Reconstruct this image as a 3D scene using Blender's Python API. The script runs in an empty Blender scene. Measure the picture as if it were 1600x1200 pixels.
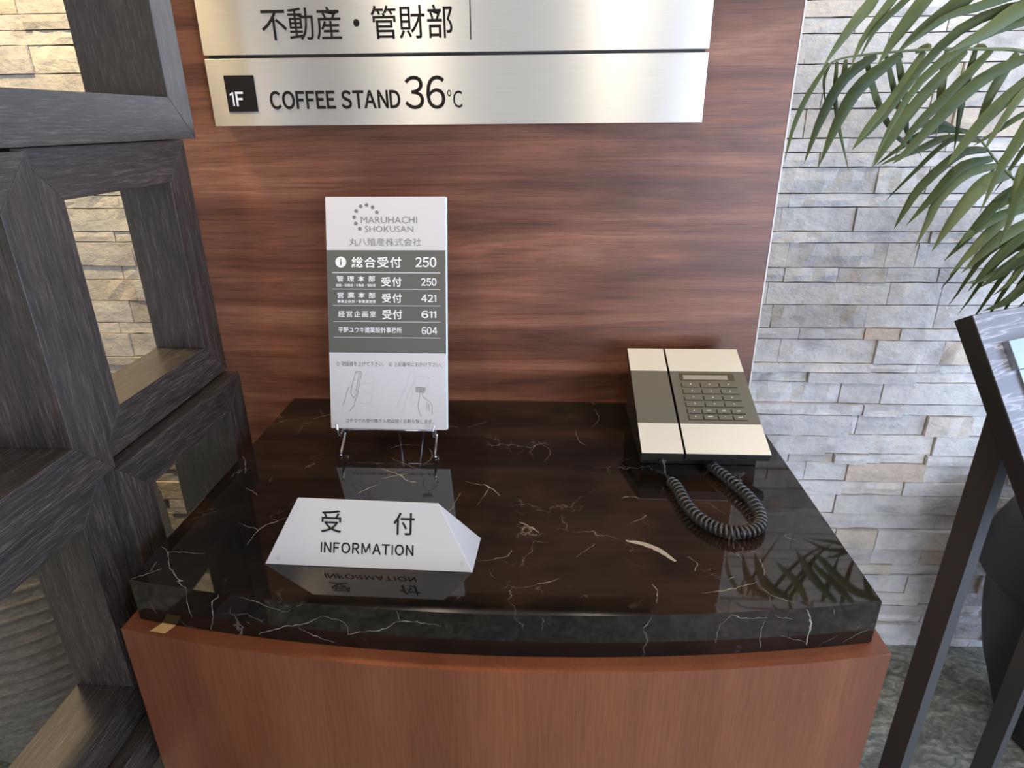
import bpy, bmesh, math, random
from mathutils import Vector, Matrix, noise

C = bpy.context.scene.collection
D = bpy.data
rnd = random.Random(7)

# ------------------------------------------------------------------ camera, world, lights, exposure
cam = D.objects.new('camera', D.cameras.new('camera')); C.objects.link(cam)
cam.data.sensor_width = 36.0; cam.data.lens = 36.0 * 993.1 / 1600
cam.data.clip_start = 0.02
fw = Vector((-0.0501916, 0.9222349, -0.3833582)); rt = Vector((0.9986643, 0.0510580, -0.0079221)); up = Vector((-0.0122674, 0.3832438, 0.9235658))
cam.matrix_world = Matrix(((rt.x, up.x, -fw.x, 0), (rt.y, up.y, -fw.y, 0), (rt.z, up.z, -fw.z, 1.5), (0, 0, 0, 1)))
bpy.context.scene.camera = cam
vs = bpy.context.scene.view_settings
vs.view_transform = 'Standard'; vs.look = 'None'; vs.gamma = 1.0; vs.use_curve_mapping = False
vs.exposure = 0.0
w = D.worlds.new('world'); bpy.context.scene.world = w; w.use_nodes = True
bg = w.node_tree.nodes['Background']; bg.inputs[0].default_value = (1.0, 0.97, 0.93, 1); bg.inputs[1].default_value = 0.50

def area(name, loc, target, size, power, color, sizey=None, spread=180):
    l = D.lights.new(name, 'AREA'); l.energy = power; l.color = color; l.size = size
    if sizey: l.shape = 'RECTANGLE'; l.size_y = sizey
    else: l.shape = 'DISK'
    l.spread = math.radians(spread)
    o = D.objects.new(name, l); C.objects.link(o); o.location = loc
    o.rotation_euler = (Vector(target) - Vector(loc)).to_track_quat('-Z', 'Y').to_euler()
    return o
area('downlight_near_left', (-0.47, 0.0, 2.56), (-0.47, 0.25, 0), 0.12, 7, (1.0, 0.86, 0.66))
area('downlight_near_right', (0.24, 0.0, 2.56), (0.24, 0.25, 0), 0.12, 7, (1.0, 0.86, 0.66))
area('downlight_plant', (0.95, 0.95, 2.56), (0.85, 1.3, 0.6), 0.12, 7, (1.0, 0.88, 0.70))
area('downlight_behind_screen', (-1.0, 1.0, 2.56), (-1.1, 1.35, 0.6), 0.14, 26, (1.0, 0.74, 0.38))
area('entrance_glazing_light', (1.85, -2.2, 1.1), (0.9, 1.5, 0.5), 1.6, 105, (0.66, 0.77, 1.0), 2.1)
area('side_glazing_light', (3.4, 0.2, 1.27), (0.0, 0.5, 1.2), 2.2, 120, (0.50, 0.65, 1.0), 2.4)

# ------------------------------------------------------------------ measured data
LEAVES = [[([(0.517, 1.15, 1.723), (0.491, 1.138, 1.664), (0.467, 1.125, 1.637), (0.44, 1.112, 1.602), (0.417, 1.1, 1.569)], 0.0177), ([(0.556, 1.15, 1.714), (0.517, 1.133, 1.663), (0.478, 1.117, 1.61), (0.458, 1.1, 1.566)], 0.0127), ([(0.585, 1.15, 1.71), (0.536, 1.133, 1.662), (0.494, 1.117, 1.623), (0.469, 1.1, 1.581)], 0.0101), ([(0.61, 1.15, 1.721), (0.564, 1.133, 1.662), (0.525, 1.117, 1.61), (0.498, 1.1, 1.572)], 0.0215), ([(0.677, 1.15, 1.712), (0.62, 1.133, 1.661), (0.561, 1.117, 1.619), (0.522, 1.1, 1.588)], 0.0228), ([(0.797, 1.15, 1.677), (0.711, 1.133, 1.65), (0.654, 1.117, 1.616), (0.595, 1.1, 1.587)], 0.024), ([(0.792, 1.15, 1.665), (0.692, 1.14, 1.65), (0.624, 1.13, 1.621), (0.574, 1.12, 1.57), (0.531, 1.11, 1.503), (0.483, 1.1, 1.451)], 0.0152), ([(0.807, 1.15, 1.648), (0.721, 1.14, 1.633), (0.646, 1.13, 1.608), (0.578, 1.12, 1.552), (0.54, 1.11, 1.484), (0.519, 1.1, 1.425)], 0.0152), ([(0.796, 1.15, 1.71), (0.742, 1.14, 1.685), (0.694, 1.13, 1.669), (0.638, 1.12, 1.65), (0.582, 1.11, 1.633), (0.529, 1.1, 1.591)], 0.0164), ([(0.825, 1.2, 1.549), (0.795, 1.183, 1.476), (0.764, 1.167, 1.42), (0.737, 1.15, 1.347)], 0.0185), ([(0.86, 1.2, 1.471), (0.82, 1.183, 1.389), (0.803, 1.167, 1.338), (0.783, 1.15, 1.286)], 0.0145)], [([(0.495, 1.28, 1.589), (0.461, 1.263, 1.535), (0.439, 1.247, 1.483), (0.426, 1.23, 1.426)], 0.0099), ([(0.575, 1.28, 1.6), (0.519, 1.263, 1.561), (0.484, 1.247, 1.493), (0.461, 1.23, 1.423)], 0.0197), ([(0.618, 1.28, 1.602), (0.55, 1.263, 1.55), (0.514, 1.247, 1.488), (0.488, 1.23, 1.419)], 0.0239), ([(0.655, 1.28, 1.605), (0.614, 1.263, 1.534), (0.572, 1.247, 1.487), (0.54, 1.23, 1.445)], 0.0183), ([(0.725, 1.28, 1.606), (0.65, 1.263, 1.518), (0.611, 1.247, 1.461), (0.582, 1.23, 1.416)], 0.0211), ([(0.768, 1.28, 1.607), (0.71, 1.263, 1.543), (0.65, 1.247, 1.482), (0.617, 1.23, 1.435)], 0.0183), ([(0.845, 1.28, 1.599), (0.766, 1.268, 1.565), (0.703, 1.255, 1.51), (0.645, 1.242, 1.445), (0.616, 1.23, 1.423)], 0.0225), ([(0.498, 1.28, 1.589), (0.492, 1.28, 1.562), (0.501, 1.28, 1.52)], 0.0056), ([(0.509, 1.28, 1.591), (0.516, 1.28, 1.535), (0.535, 1.28, 1.477), (0.565, 1.28, 1.405)], 0.0084), ([(0.524, 1.28, 1.594), (0.525, 1.28, 1.566), (0.519, 1.28, 1.535)], 0.0099), ([(0.556, 1.28, 1.599), (0.595, 1.283, 1.524), (0.639, 1.287, 1.47), (0.685, 1.29, 1.437)], 0.0127), ([(0.591, 1.28, 1.601), (0.624, 1.283, 1.535), (0.662, 1.287, 1.47), (0.696, 1.29, 1.431)], 0.0113), ([(0.61, 1.28, 1.602), (0.636, 1.285, 1.545), (0.664, 1.29, 1.47)], 0.0127), ([(0.693, 1.28, 1.606), (0.7, 1.28, 1.534), (0.708, 1.28, 1.465)], 0.0141), ([(0.741, 1.28, 1.606), (0.739, 1.28, 1.533), (0.746, 1.28, 1.439)], 0.0127), ([(0.812, 1.28, 1.601), (0.787, 1.28, 1.538), (0.773, 1.28, 1.464)], 0.0169), ([(0.871, 1.28, 1.583), (0.821, 1.268, 1.542), (0.772, 1.255, 1.496), (0.732, 1.242, 1.444), (0.711, 1.23, 1.42)], 0.0225), ([(0.877, 1.28, 1.563), (0.83, 1.263, 1.537), (0.792, 1.247, 1.481), (0.766, 1.23, 1.439)], 0.0141), ([(0.639, 1.28, 1.604), (0.656, 1.275, 1.613), (0.658, 1.27, 1.606)], 0.0113), ([(0.735, 1.28, 1.608), (0.747, 1.275, 1.613), (0.757, 1.27, 1.605)], 0.007)], [([(0.791, 1.33, 1.473), (0.734, 1.318, 1.478), (0.689, 1.305, 1.467), (0.648, 1.292, 1.442), (0.611, 1.28, 1.417)], 0.0132), ([(0.808, 1.33, 1.466), (0.749, 1.313, 1.456), (0.689, 1.297, 1.4), (0.641, 1.28, 1.352)], 0.0088), ([(0.819, 1.33, 1.457), (0.749, 1.318, 1.463), (0.7, 1.305, 1.445), (0.649, 1.292, 1.429), (0.619, 1.28, 1.417)], 0.0132), ([(0.836, 1.33, 1.44), (0.78, 1.318, 1.435), (0.716, 1.305, 1.378), (0.687, 1.292, 1.332), (0.669, 1.28, 1.301)], 0.0176), ([(0.851, 1.33, 1.425), (0.784, 1.313, 1.41), (0.735, 1.297, 1.356), (0.69, 1.28, 1.307)], 0.019), ([(0.866, 1.33, 1.413), (0.801, 1.318, 1.398), (0.755, 1.305, 1.355), (0.735, 1.292, 1.308), (0.716, 1.28, 1.264)], 0.019), ([(0.892, 1.33, 1.396), (0.838, 1.313, 1.383), (0.787, 1.297, 1.32), (0.749, 1.28, 1.256)], 0.0278), ([(0.912, 1.33, 1.375), (0.871, 1.313, 1.348), (0.821, 1.297, 1.283), (0.777, 1.28, 1.239)], 0.019), ([(0.937, 1.33, 1.354), (0.883, 1.313, 1.305), (0.837, 1.297, 1.258), (0.794, 1.28, 1.21)], 0.0205), ([(0.957, 1.33, 1.337), (0.879, 1.313, 1.32), (0.823, 1.297, 1.289), (0.798, 1.28, 1.268)], 0.019), ([(0.974, 1.33, 1.321), (0.881, 1.305, 1.272), (0.816, 1.28, 1.215)], 0.0219), ([(0.992, 1.33, 1.3), (0.937, 1.313, 1.283), (0.88, 1.297, 1.231), (0.838, 1.28, 1.178)], 0.0205), ([(1.001, 1.33, 1.29), (0.903, 1.305, 1.212), (0.831, 1.28, 1.195)], 0.0161), ([(1.013, 1.33, 1.271), (0.95, 1.313, 1.24), (0.901, 1.297, 1.21), (0.858, 1.28, 1.186)], 0.019), ([(1.029, 1.33, 1.259), (0.954, 1.313, 1.224), (0.927, 1.297, 1.195), (0.888, 1.28, 1.171)], 0.0132), ([(1.039, 1.33, 1.227), (0.976, 1.313, 1.191), (0.927, 1.297, 1.153), (0.877, 1.28, 1.139)], 0.019), ([(0.915, 1.3, 1.522), (0.854, 1.283, 1.503), (0.797, 1.267, 1.47), (0.759, 1.25, 1.451)], 0.01), ([(0.944, 1.3, 1.39), (0.893, 1.283, 1.368), (0.857, 1.267, 1.353), (0.833, 1.25, 1.339)], 0.0129), ([(0.778, 1.33, 1.471), (0.723, 1.313, 1.491), (0.687, 1.297, 1.485), (0.662, 1.28, 1.481)], 0.0117), ([(0.889, 1.3, 1.418), (0.872, 1.275, 1.381), (0.851, 1.25, 1.338)], 0.0157)]]
RACHIS = [[(1.052, 1.15, 1.517), (0.9, 1.14, 1.649), (0.785, 1.13, 1.698), (0.68, 1.12, 1.726), (0.585, 1.11, 1.729), (0.494, 1.1, 1.715)], [(1.244, 1.28, 1.333), (1.066, 1.274, 1.499), (0.929, 1.268, 1.571), (0.811, 1.261, 1.601), (0.742, 1.255, 1.605), (0.644, 1.249, 1.605), (0.537, 1.242, 1.598), (0.488, 1.236, 1.589), (0.467, 1.23, 1.572)], [(1.347, 1.33, 1.189), (1.179, 1.322, 1.229), (1.034, 1.313, 1.281), (0.921, 1.305, 1.36), (0.841, 1.297, 1.419), (0.79, 1.288, 1.461), (0.748, 1.28, 1.475)]]
TOP_VEINS = [(0.0077, [(0.1076, 0.683), (0.1288, 0.6772), (0.147, 0.6649), (0.1638, 0.6442)]), (0.0038, [(-0.0321, 0.7183), (-0.0163, 0.7087), (-0.0042, 0.6964)]), (0.0029, [(-0.0232, 0.7099), (-0.027, 0.6983)]), (0.0029, [(-0.2678, 0.7807), (-0.2574, 0.7951), (-0.2439, 0.8063)]), (0.0029, [(-0.2431, 0.8228), (-0.2183, 0.835), (-0.2083, 0.8392)]), (0.0038, [(-0.25, 0.8512), (-0.2183, 0.835), (-0.2041, 0.8187), (-0.1876, 0.8139)]), (0.0024, [(-0.4854, 0.6457), (-0.4721, 0.6371), (-0.4538, 0.6091), (-0.4276, 0.5834), (-0.4117, 0.5696)]), (0.0019, [(-0.4868, 0.5843), (-0.4705, 0.5966), (-0.4614, 0.604)]), (0.0015, [(-0.4744, 0.6168), (-0.472, 0.5977)]), (0.0015, [(-0.4714, 0.6358), (-0.4486, 0.6368), (-0.4224, 0.634)]), (0.0048, [(-0.4307, 0.5832), (-0.4229, 0.5847)]), (0.0029, [(-0.3773, 0.6857), (-0.369, 0.699), (-0.3484, 0.7162)]), (0.0019, [(-0.4101, 0.7003), (-0.3857, 0.6911), (-0.3773, 0.6857), (-0.378, 0.6675), (-0.3755, 0.6541)]), (0.0019, [(-0.4395, 0.7898), (-0.4245, 0.7799), (-0.4135, 0.7699)]), (0.0019, [(0.1117, 0.7835), (0.1258, 0.7874), (0.1389, 0.7829)]), (0.0019, [(0.1823, 0.588), (0.2167, 0.5959), (0.2547, 0.6118)]), (0.0014, [(0.2673, 0.6534), (0.2667, 0.6388), (0.2635, 0.6212)]), (0.0014, [(0.2536, 0.5985), (0.2637, 0.5851), (0.283, 0.5777)]), (0.0014, [(0.1288, 0.6021), (0.1327, 0.5849), (0.1287, 0.5691)]), (0.0019, [(-0.0053, 0.5965), (0.0089, 0.6004), (0.021, 0.6065)]), (0.0019, [(-0.1883, 0.8655), (-0.1803, 0.8841), (-0.1808, 0.9053), (-0.1915, 0.9246)]), (0.0012, [(-0.2565, 0.9134), (-0.236, 0.932), (-0.2055, 0.9309)]), (0.0012, [(-0.2453, 0.888), (-0.209, 0.8627), (-0.1864, 0.8497)]), (0.0048, [(-0.0884, 0.8122), (-0.0731, 0.8004), (-0.0624, 0.7818)]), (0.0019, [(-0.1152, 0.8203), (-0.0979, 0.8119), (-0.0854, 0.8105)]), (0.0014, [(-0.0922, 0.756), (-0.0816, 0.7896), (-0.0784, 0.8072)]), (0.0014, [(0.1804, 0.6536), (0.1895, 0.6416), (0.1826, 0.6271)]), (0.0019, [(0.1179, 0.7213), (0.1319, 0.7307), (0.142, 0.7417)]), (0.0012, [(0.0568, 0.9971), (0.0604, 0.9542), (0.0754, 0.9366)]), (0.0014, [(-0.1293, 0.731), (-0.1188, 0.7882)]), (0.0014, [(-0.5411, 0.9325), (-0.4837, 0.8792), (-0.4574, 0.8298)]), (0.0014, [(-0.4181, 1.0243), (-0.4049, 1.0383), (-0.3889, 1.0444)]), (0.0014, [(0.3278, 0.7097), (0.3126, 0.7008), (0.3256, 0.6918)]), (0.0012, [(-0.0095, 0.9517), (0.0119, 0.9188), (0.0016, 0.8826)]), (0.0011, [(-0.1342, 1.0004), (-0.1022, 1.022)]), (0.0013, [(-0.2873, 1.0703), (-0.2534, 1.083)]), (0.0013, [(-0.1846, 1.0324), (-0.1692, 1.0068), (-0.15, 0.9998)]), (0.0014, [(-0.0796, 0.633), (-0.0449, 0.6444), (-0.0376, 0.6574)]), (0.0019, [(0.2191, 0.6136), (0.2275, 0.6174)]), (0.0011, [(0.0423, 0.6479), (0.0678, 0.6747)]), (0.0011, [(0.0961, 1.0834), (0.099, 1.0422), (0.0853, 1.0081)])]
FRONT_VEINS = [(0.0026, [(-0.3704, 0.565, 1.0008), (-0.3832, 0.5666, 0.9821), (-0.3856, 0.567, 0.9627), (-0.3919, 0.5678, 0.9402)]), (0.0019, [(-0.4116, 0.5706, 0.9991), (-0.4157, 0.5712, 0.9739), (-0.4145, 0.5711, 0.9568)]), (0.0026, [(-0.3307, 0.5601, 0.9462), (-0.2997, 0.5568, 0.9602), (-0.2736, 0.5544, 0.9684), (-0.2486, 0.5522, 0.9834)]), (0.0021, [(-0.279, 0.5548, 0.963), (-0.2602, 0.5532, 0.9529), (-0.2372, 0.5514, 0.9461)]), (0.0015, [(-0.2486, 0.5522, 0.9834), (-0.2274, 0.5506, 0.9784), (-0.2185, 0.55, 0.97), (-0.2199, 0.5501, 0.9576)]), (0.0021, [(-0.2196, 0.5501, 0.9605), (-0.1994, 0.5488, 0.9663), (-0.1774, 0.5476, 0.9711), (-0.1572, 0.5467, 0.9848), (-0.1312, 0.5457, 0.984), (-0.1104, 0.5452, 0.9808)]), (0.0015, [(-0.3442, 0.5617, 1.0), (-0.3174, 0.5587, 0.9916), (-0.2915, 0.556, 0.983)]), (0.0013, [(-0.4692, 0.5797, 0.973), (-0.4625, 0.5786, 0.9549)]), (0.0043, [(0.2927, 0.5691, 1.0026), (0.3009, 0.5702, 0.9811), (0.3017, 0.5704, 0.9597), (0.3028, 0.5705, 0.9454)]), (0.0017, [(0.2101, 0.5588, 0.9971), (0.2245, 0.5604, 0.9908), (0.2497, 0.5633, 0.9909)]), (0.0014, [(0.1956, 0.5572, 0.9568), (0.197, 0.5574, 0.9817), (0.2101, 0.5588, 0.9971)]), (0.0015, [(0.2481, 0.5632, 0.9466), (0.2451, 0.5628, 0.9674), (0.2475, 0.5631, 0.9856)]), (0.0012, [(0.2686, 0.5658, 0.9628), (0.2989, 0.5699, 0.9506)]), (0.0013, [(0.3441, 0.5769, 0.9437), (0.3608, 0.5797, 0.956), (0.3738, 0.5819, 0.96)]), (0.0014, [(0.2574, 0.5643, 0.9921), (0.2789, 0.5672, 0.9849)]), (0.0014, [(0.1133, 0.5502, 0.9814), (0.1206, 0.5507, 0.9966)]), (0.0011, [(-0.1572, 0.5467, 0.9848), (-0.1591, 0.5468, 0.9983)]), (0.001, [(0.0006, 0.5451, 0.979), (0.0025, 0.5452, 0.9971)]), (0.0011, [(0.325, 0.5739, 0.995), (0.3275, 0.5743, 0.9857)])]
PLANTER = (-1.26, 1.22, 0)

# ------------------------------------------------------------------ helpers
ORG = {}
def reg(o, org): ORG[o.name] = Vector(org)
def thing(name, label, cat, loc, group=None):
    o = D.objects.new(name, None); C.objects.link(o); o.location = loc; o.empty_display_size = 0.05
    o['label'] = label; o['category'] = cat
    if group: o['group'] = group
    reg(o, loc); return o
def obj(name, bm, m, parent=None, org=None, smooth=False, label=None, kind=None, weld=False):
    """bm holds world coordinates"""
    o_org = ORG[parent.name] if parent else Vector(org or (0, 0, 0))
    if isinstance(bm, bmesh.types.BMesh):
        if weld: bmesh.ops.remove_doubles(bm, verts=bm.verts, dist=1e-6)
        bmesh.ops.recalc_face_normals(bm, faces=bm.faces)
        me = D.meshes.new(name); bm.to_mesh(me); bm.free()
    else: me = bm
    me.transform(Matrix.Translation(-o_org))
    if m:
        me.materials.clear(); me.materials.append(m)
    if smooth:
        for p in me.polygons: p.use_smooth = True
    o = D.objects.new(name, me); C.objects.link(o)
    if parent: o.parent = parent
    else: o.location = o_org
    reg(o, o_org)
    if label: o['label'] = label
    if kind: o['kind'] = kind
    return o
def tag(o, label, cat, group=None):
    o['label'] = label; o['category'] = cat
    if group: o['group'] = group
    return o
def bx(bm, x0, x1, y0, y1, z0, z1, bev=0, M=None, uv=False):
    vs_ = [bm.verts.new((x, y, z)) for x in (x0, x1) for y in (y0, y1) for z in (z0, z1)]
    idx = [(0, 1, 3, 2), (4, 6, 7, 5), (0, 4, 5, 1), (2, 3, 7, 6), (0, 2, 6, 4), (1, 5, 7, 3)]
    fs = [bm.faces.new([vs_[i] for i in f]) for f in idx]
    if bev:
        es = list({e for f in fs for e in f.edges})
        r = bmesh.ops.bevel(bm, geom=es, offset=bev, segments=2, affect='EDGES', profile=0.6)
        nv = list({v for f in r['faces'] for v in f.verts} | {v for v in vs_ if v.is_valid})
    else: nv = vs_
    if M is not None:
        for v in nv: v.co = M @ v.co
    return nv
def prism(bm, poly, vec, bev=0, edge_mat=False):
    """poly: list of 3-D points, extruded along vec"""
    vec = Vector(vec)
    a = [bm.verts.new(p) for p in poly]; b = [bm.verts.new(Vector(p) + vec) for p in poly]
    n = len(a); fs = [bm.faces.new(a), bm.faces.new(b[::-1])]
    for i in range(n): fs.append(bm.faces.new((a[i], b[i], b[(i + 1) % n], a[(i + 1) % n])))
    bmesh.ops.recalc_face_normals(bm, faces=fs)
    if bev:
        q = bmesh.ops.bevel(bm, geom=list({e for f in fs for e in f.edges}), offset=bev, segments=2, affect='EDGES', profile=0.6)
        if edge_mat:
            for f in q['faces']: f.material_index = 1
def lathe(bm, prof, cx, cy, seg=48, wob=None):
    rings = []
    for (r, z) in prof:
        ring = []
        for k in range(seg):
            a = 2 * math.pi * k / seg; rr, zz = (r, z) if not wob else wob(r, z, a)
            ring.append(bm.verts.new((cx + rr * math.cos(a), cy + rr * math.sin(a), zz)))
        rings.append(ring)
    for i in range(len(rings) - 1):
        for k in range(seg): bm.faces.new((rings[i][k], rings[i][(k + 1) % seg], rings[i + 1][(k + 1) % seg], rings[i + 1][k]))
    bm.faces.new(rings[0][::-1]); bm.faces.new(rings[-1])
def tube(bm, pts, r, seg=8, cap=True):
    pts = [Vector(p) for p in pts]; n = len(pts); rings = []
    T = [(pts[min(i + 1, n - 1)] - pts[max(i - 1, 0)]).normalized() for i in range(n)]
    u = T[0].orthogonal().normalized()
    for i in range(n):
        u = (u - T[i] * u.dot(T[i])).normalized(); v = T[i].cross(u)
        rad = r[i] if isinstance(r, (list, tuple)) else r
        rings.append([bm.verts.new(pts[i] + rad * (math.cos(2 * math.pi * k / seg) * u + math.sin(2 * math.pi * k / seg) * v)) for k in range(seg)])
    for i in range(n - 1):
        for k in range(seg): bm.faces.new((rings[i][k], rings[i][(k + 1) % seg], rings[i + 1][(k + 1) % seg], rings[i + 1][k]))
    if cap: bm.faces.new(rings[0][::-1]); bm.faces.new(rings[-1])
def spline(P, n):
    P = [Vector(p) for p in P]; out = []
    Q = [P[0] * 2 - P[1]] + P + [P[-1] * 2 - P[-2]]; m = len(P) - 1
    for i in range(n + 1):
        t = i / n * m; k = min(int(t), m - 1); t -= k
        a, b, c, d = Q[k:k + 4]
        out.append(0.5 * ((2 * b) + (c - a) * t + (2 * a - 5 * b + 4 * c - d) * t * t + (3 * b - a - 3 * c + d) * t ** 3))
    return out
def B(): return bmesh.new()

# ------------------------------------------------------------------ materials
def mat(name, col=(0.5, 0.5, 0.5), rough=0.5, metal=0.0, **kw):
    m = D.materials.new(name); m.use_nodes = True; n = m.node_tree.nodes; p = n['Principled BSDF']
    p.inputs['Base Color'].default_value = (*col, 1); p.inputs['Roughness'].default_value = rough; p.inputs['Metallic'].default_value = metal
    for k, v in kw.items(): p.inputs[k].default_value = v
    return m
class G:
    def __init__(s, m): s.m = m; s.t = m.node_tree; s.n = s.t.nodes; s.p = s.n['Principled BSDF']
    def new(s, t, **kw):
        o = s.n.new(t)
        for k, v in kw.items(): setattr(o, k, v)
        return o
    def ln(s, a, b): s.t.links.new(a, b)
    def coord(s, scale=(1, 1, 1), kind='Object', rot=(0, 0, 0)):
        tc = s.new('ShaderNodeTexCoord'); mp = s.new('ShaderNodeMapping'); mp.inputs['Scale'].default_value = scale; mp.inputs['Rotation'].default_value = rot
        s.ln(tc.outputs[kind], mp.inputs[0]); return mp.outputs[0]
    def noise(s, vec, scale=5, detail=4, rough=0.55, dist=0):
        o = s.new('ShaderNodeTexNoise'); o.inputs['Scale'].default_value = scale; o.inputs['Detail'].default_value = detail
        o.inputs['Roughness'].default_value = rough; o.inputs['Distortion'].default_value = dist
        if vec: s.ln(vec, o.inputs['Vector'])
        return o.outputs['Fac']
    def ramp(s, fac, stops, interp='LINEAR'):
        o = s.new('ShaderNodeValToRGB'); e = o.color_ramp.elements; o.color_ramp.interpolation = interp
        while len(e) < len(stops): e.new(0.5)
        for i, (q, c) in enumerate(stops):
            e[i].position = q; e[i].color = (*c, 1) if len(c) == 3 else c
        s.ln(fac, o.inputs[0]); return o.outputs[0]
    def mix(s, fac, a, b, mode='MIX'):
        o = s.new('ShaderNodeMix', data_type='RGBA', blend_type=mode)
        if isinstance(fac, (int, float)): o.inputs[0].default_value = fac
        else: s.ln(fac, o.inputs[0])
        for v, i in ((a, 6), (b, 7)):
            if isinstance(v, tuple): o.inputs[i].default_value = (*v, 1)
            else: s.ln(v, o.inputs[i])
        return o.outputs[2]
    def math(s, op, a, b=0.0):
        o = s.new('ShaderNodeMath', operation=op)
        for v, i in ((a, 0), (b, 1)):
            if isinstance(v, (int, float)): o.inputs[i].default_value = v
            else: s.ln(v, o.inputs[i])
        return o.outputs[0]
    def bump(s, h, strength=0.3, dist=0.001):
        o = s.new('ShaderNodeBump'); o.inputs['Strength'].default_value = strength; o.inputs['Distance'].default_value = dist
        s.ln(h, o.inputs['Height']); s.ln(o.outputs[0], s.p.inputs['Normal']); return o

def panel_wood():
    m = mat('rosewood_veneer', rough=0.42); g = G(m)
    v = g.coord((0.5, 1, 6.5)); band = g.noise(v, 2.4, 6, 0.66, 0.6)
    fine = g.noise(g.coord((1.6, 1, 150)), 3.5, 4, 0.62, 0.05); pore = g.noise(g.coord((9, 1, 330)), 3, 2, 0.5)
    cloud = g.noise(g.coord((1, 1, 2.6)), 3.2, 3, 0.5, 0.4)
    c = g.ramp(band, [(0.30, (0.062, 0.021, 0.010)), (0.43, (0.135, 0.048, 0.024)), (0.55, (0.215, 0.083, 0.043)), (0.72, (0.34, 0.155, 0.087))])
    c = g.mix(0.8, c, g.ramp(fine, [(0.34, (0.50, 0.46, 0.45)), (0.47, (0.98, 0.98, 0.98)), (0.75, (1.18, 1.16, 1.14))]), 'MULTIPLY')
    c = g.mix(0.6, c, g.ramp(pore, [(0.33, (0.55, 0.52, 0.5)), (0.44, (1, 1, 1))]), 'MULTIPLY')
    c = g.mix(1.0, c, g.ramp(cloud, [(0.35, (0.72, 0.70, 0.70)), (0.65, (1.15, 1.15, 1.15))]), 'MULTIPLY')
    g.ln(c, g.p.inputs['Base Color']); g.bump(fine, 0.12, 0.0006); return m
def body_wood():
    m = mat('cherry_veneer', rough=0.36); g = G(m)
    a = g.noise(g.coord((5, 5, 0.5)), 1.5, 4, 0.5, 0.3); b = g.noise(g.coord((60, 60, 2.2)), 8, 3, 0.6)
    c = g.ramp(a, [(0.3, (0.115, 0.033, 0.013)), (0.5, (0.158, 0.049, 0.020)), (0.72, (0.21, 0.073, 0.030))])
    c = g.mix(0.6, c, g.ramp(b, [(0.3, (0.72, 0.70, 0.70)), (0.6, (1.08, 1.08, 1.08))]), 'MULTIPLY')
    g.ln(c, g.p.inputs['Base Color']); g.bump(b, 0.08, 0.0004); return m
def oak(name, axis):
    m = mat(name, rough=0.40, **{'Specular IOR Level': 1.0}); g = G(m)
    s = {'y': (170, 9, 170), 'z': (170, 170, 9)}[axis]
    a = g.noise(g.coord(s), 3.6, 3, 0.6, 0.1); b = g.noise(g.coord(tuple(q * 0.12 for q in s)), 3, 3, 0.5, 0.3)
    c = g.ramp(a, [(0.36, (0.015, 0.011, 0.008)), (0.54, (0.030, 0.022, 0.018)), (0.66, (0.064, 0.052, 0.045)), (0.8, (0.11, 0.095, 0.085))])
    c = g.mix(0.8, c, g.ramp(b, [(0.35, (0.6, 0.6, 0.6)), (0.6, (1.25, 1.2, 1.2))]), 'MULTIPLY')
    g.ln(c, g.p.inputs['Base Color']); g.bump(a, 0.35, 0.0005); return m
def marble():
    m = mat('black_marble', rough=0.035, **{'IOR': 1.52}); g = G(m)
    v = g.coord((1, 1, 1)); cl = g.noise(v, 5, 5, 0.6, 0.6)
    base = g.ramp(cl, [(0.38, (0.003, 0.003, 0.0025)), (0.52, (0.008, 0.0055, 0.0038)), (0.66, (0.018, 0.010, 0.006))])
    def veins(scale, width, seed, dist):
        mp = g.new('ShaderNodeMapping'); mp.inputs['Location'].default_value = (seed, seed * 2, 0); g.ln(v, mp.inputs[0])
        nz = g.new('ShaderNodeTexNoise'); nz.inputs['Scale'].default_value = 14; nz.inputs['Detail'].default_value = 5; g.ln(mp.outputs[0], nz.inputs[0])
        ad = g.new('ShaderNodeMixRGB', blend_type='LINEAR_LIGHT'); ad.inputs[0].default_value = dist; g.ln(mp.outputs[0], ad.inputs[1]); g.ln(nz.outputs['Color'], ad.inputs[2])
        vo = g.new('ShaderNodeTexVoronoi', feature='DISTANCE_TO_EDGE'); vo.inputs['Scale'].default_value = scale; g.ln(ad.outputs[0], vo.inputs['Vector'])
        return g.ramp(vo.outputs['Distance'], [(0.0, (1, 1, 1)), (width, (0, 0, 0))])
    v1 = veins(7, 0.010, 3.1, 0.06); k1 = g.ramp(g.noise(v, 9, 2, 0.5), [(0.58, (0, 0, 0)), (0.72, (0.32, 0.32, 0.32))])
    v2 = veins(17, 0.014, 8.4, 0.05); k2 = g.ramp(g.noise(v, 15, 3, 0.6), [(0.57, (0, 0, 0)), (0.72, (0.20, 0.20, 0.20))])
    f = g.math('ADD', g.math('MULTIPLY', v1, k1), g.math('MULTIPLY', v2, k2))
    c = g.mix(f, base, (0.42, 0.38, 0.33)); g.ln(c, g.p.inputs['Base Color']); return m
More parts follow.
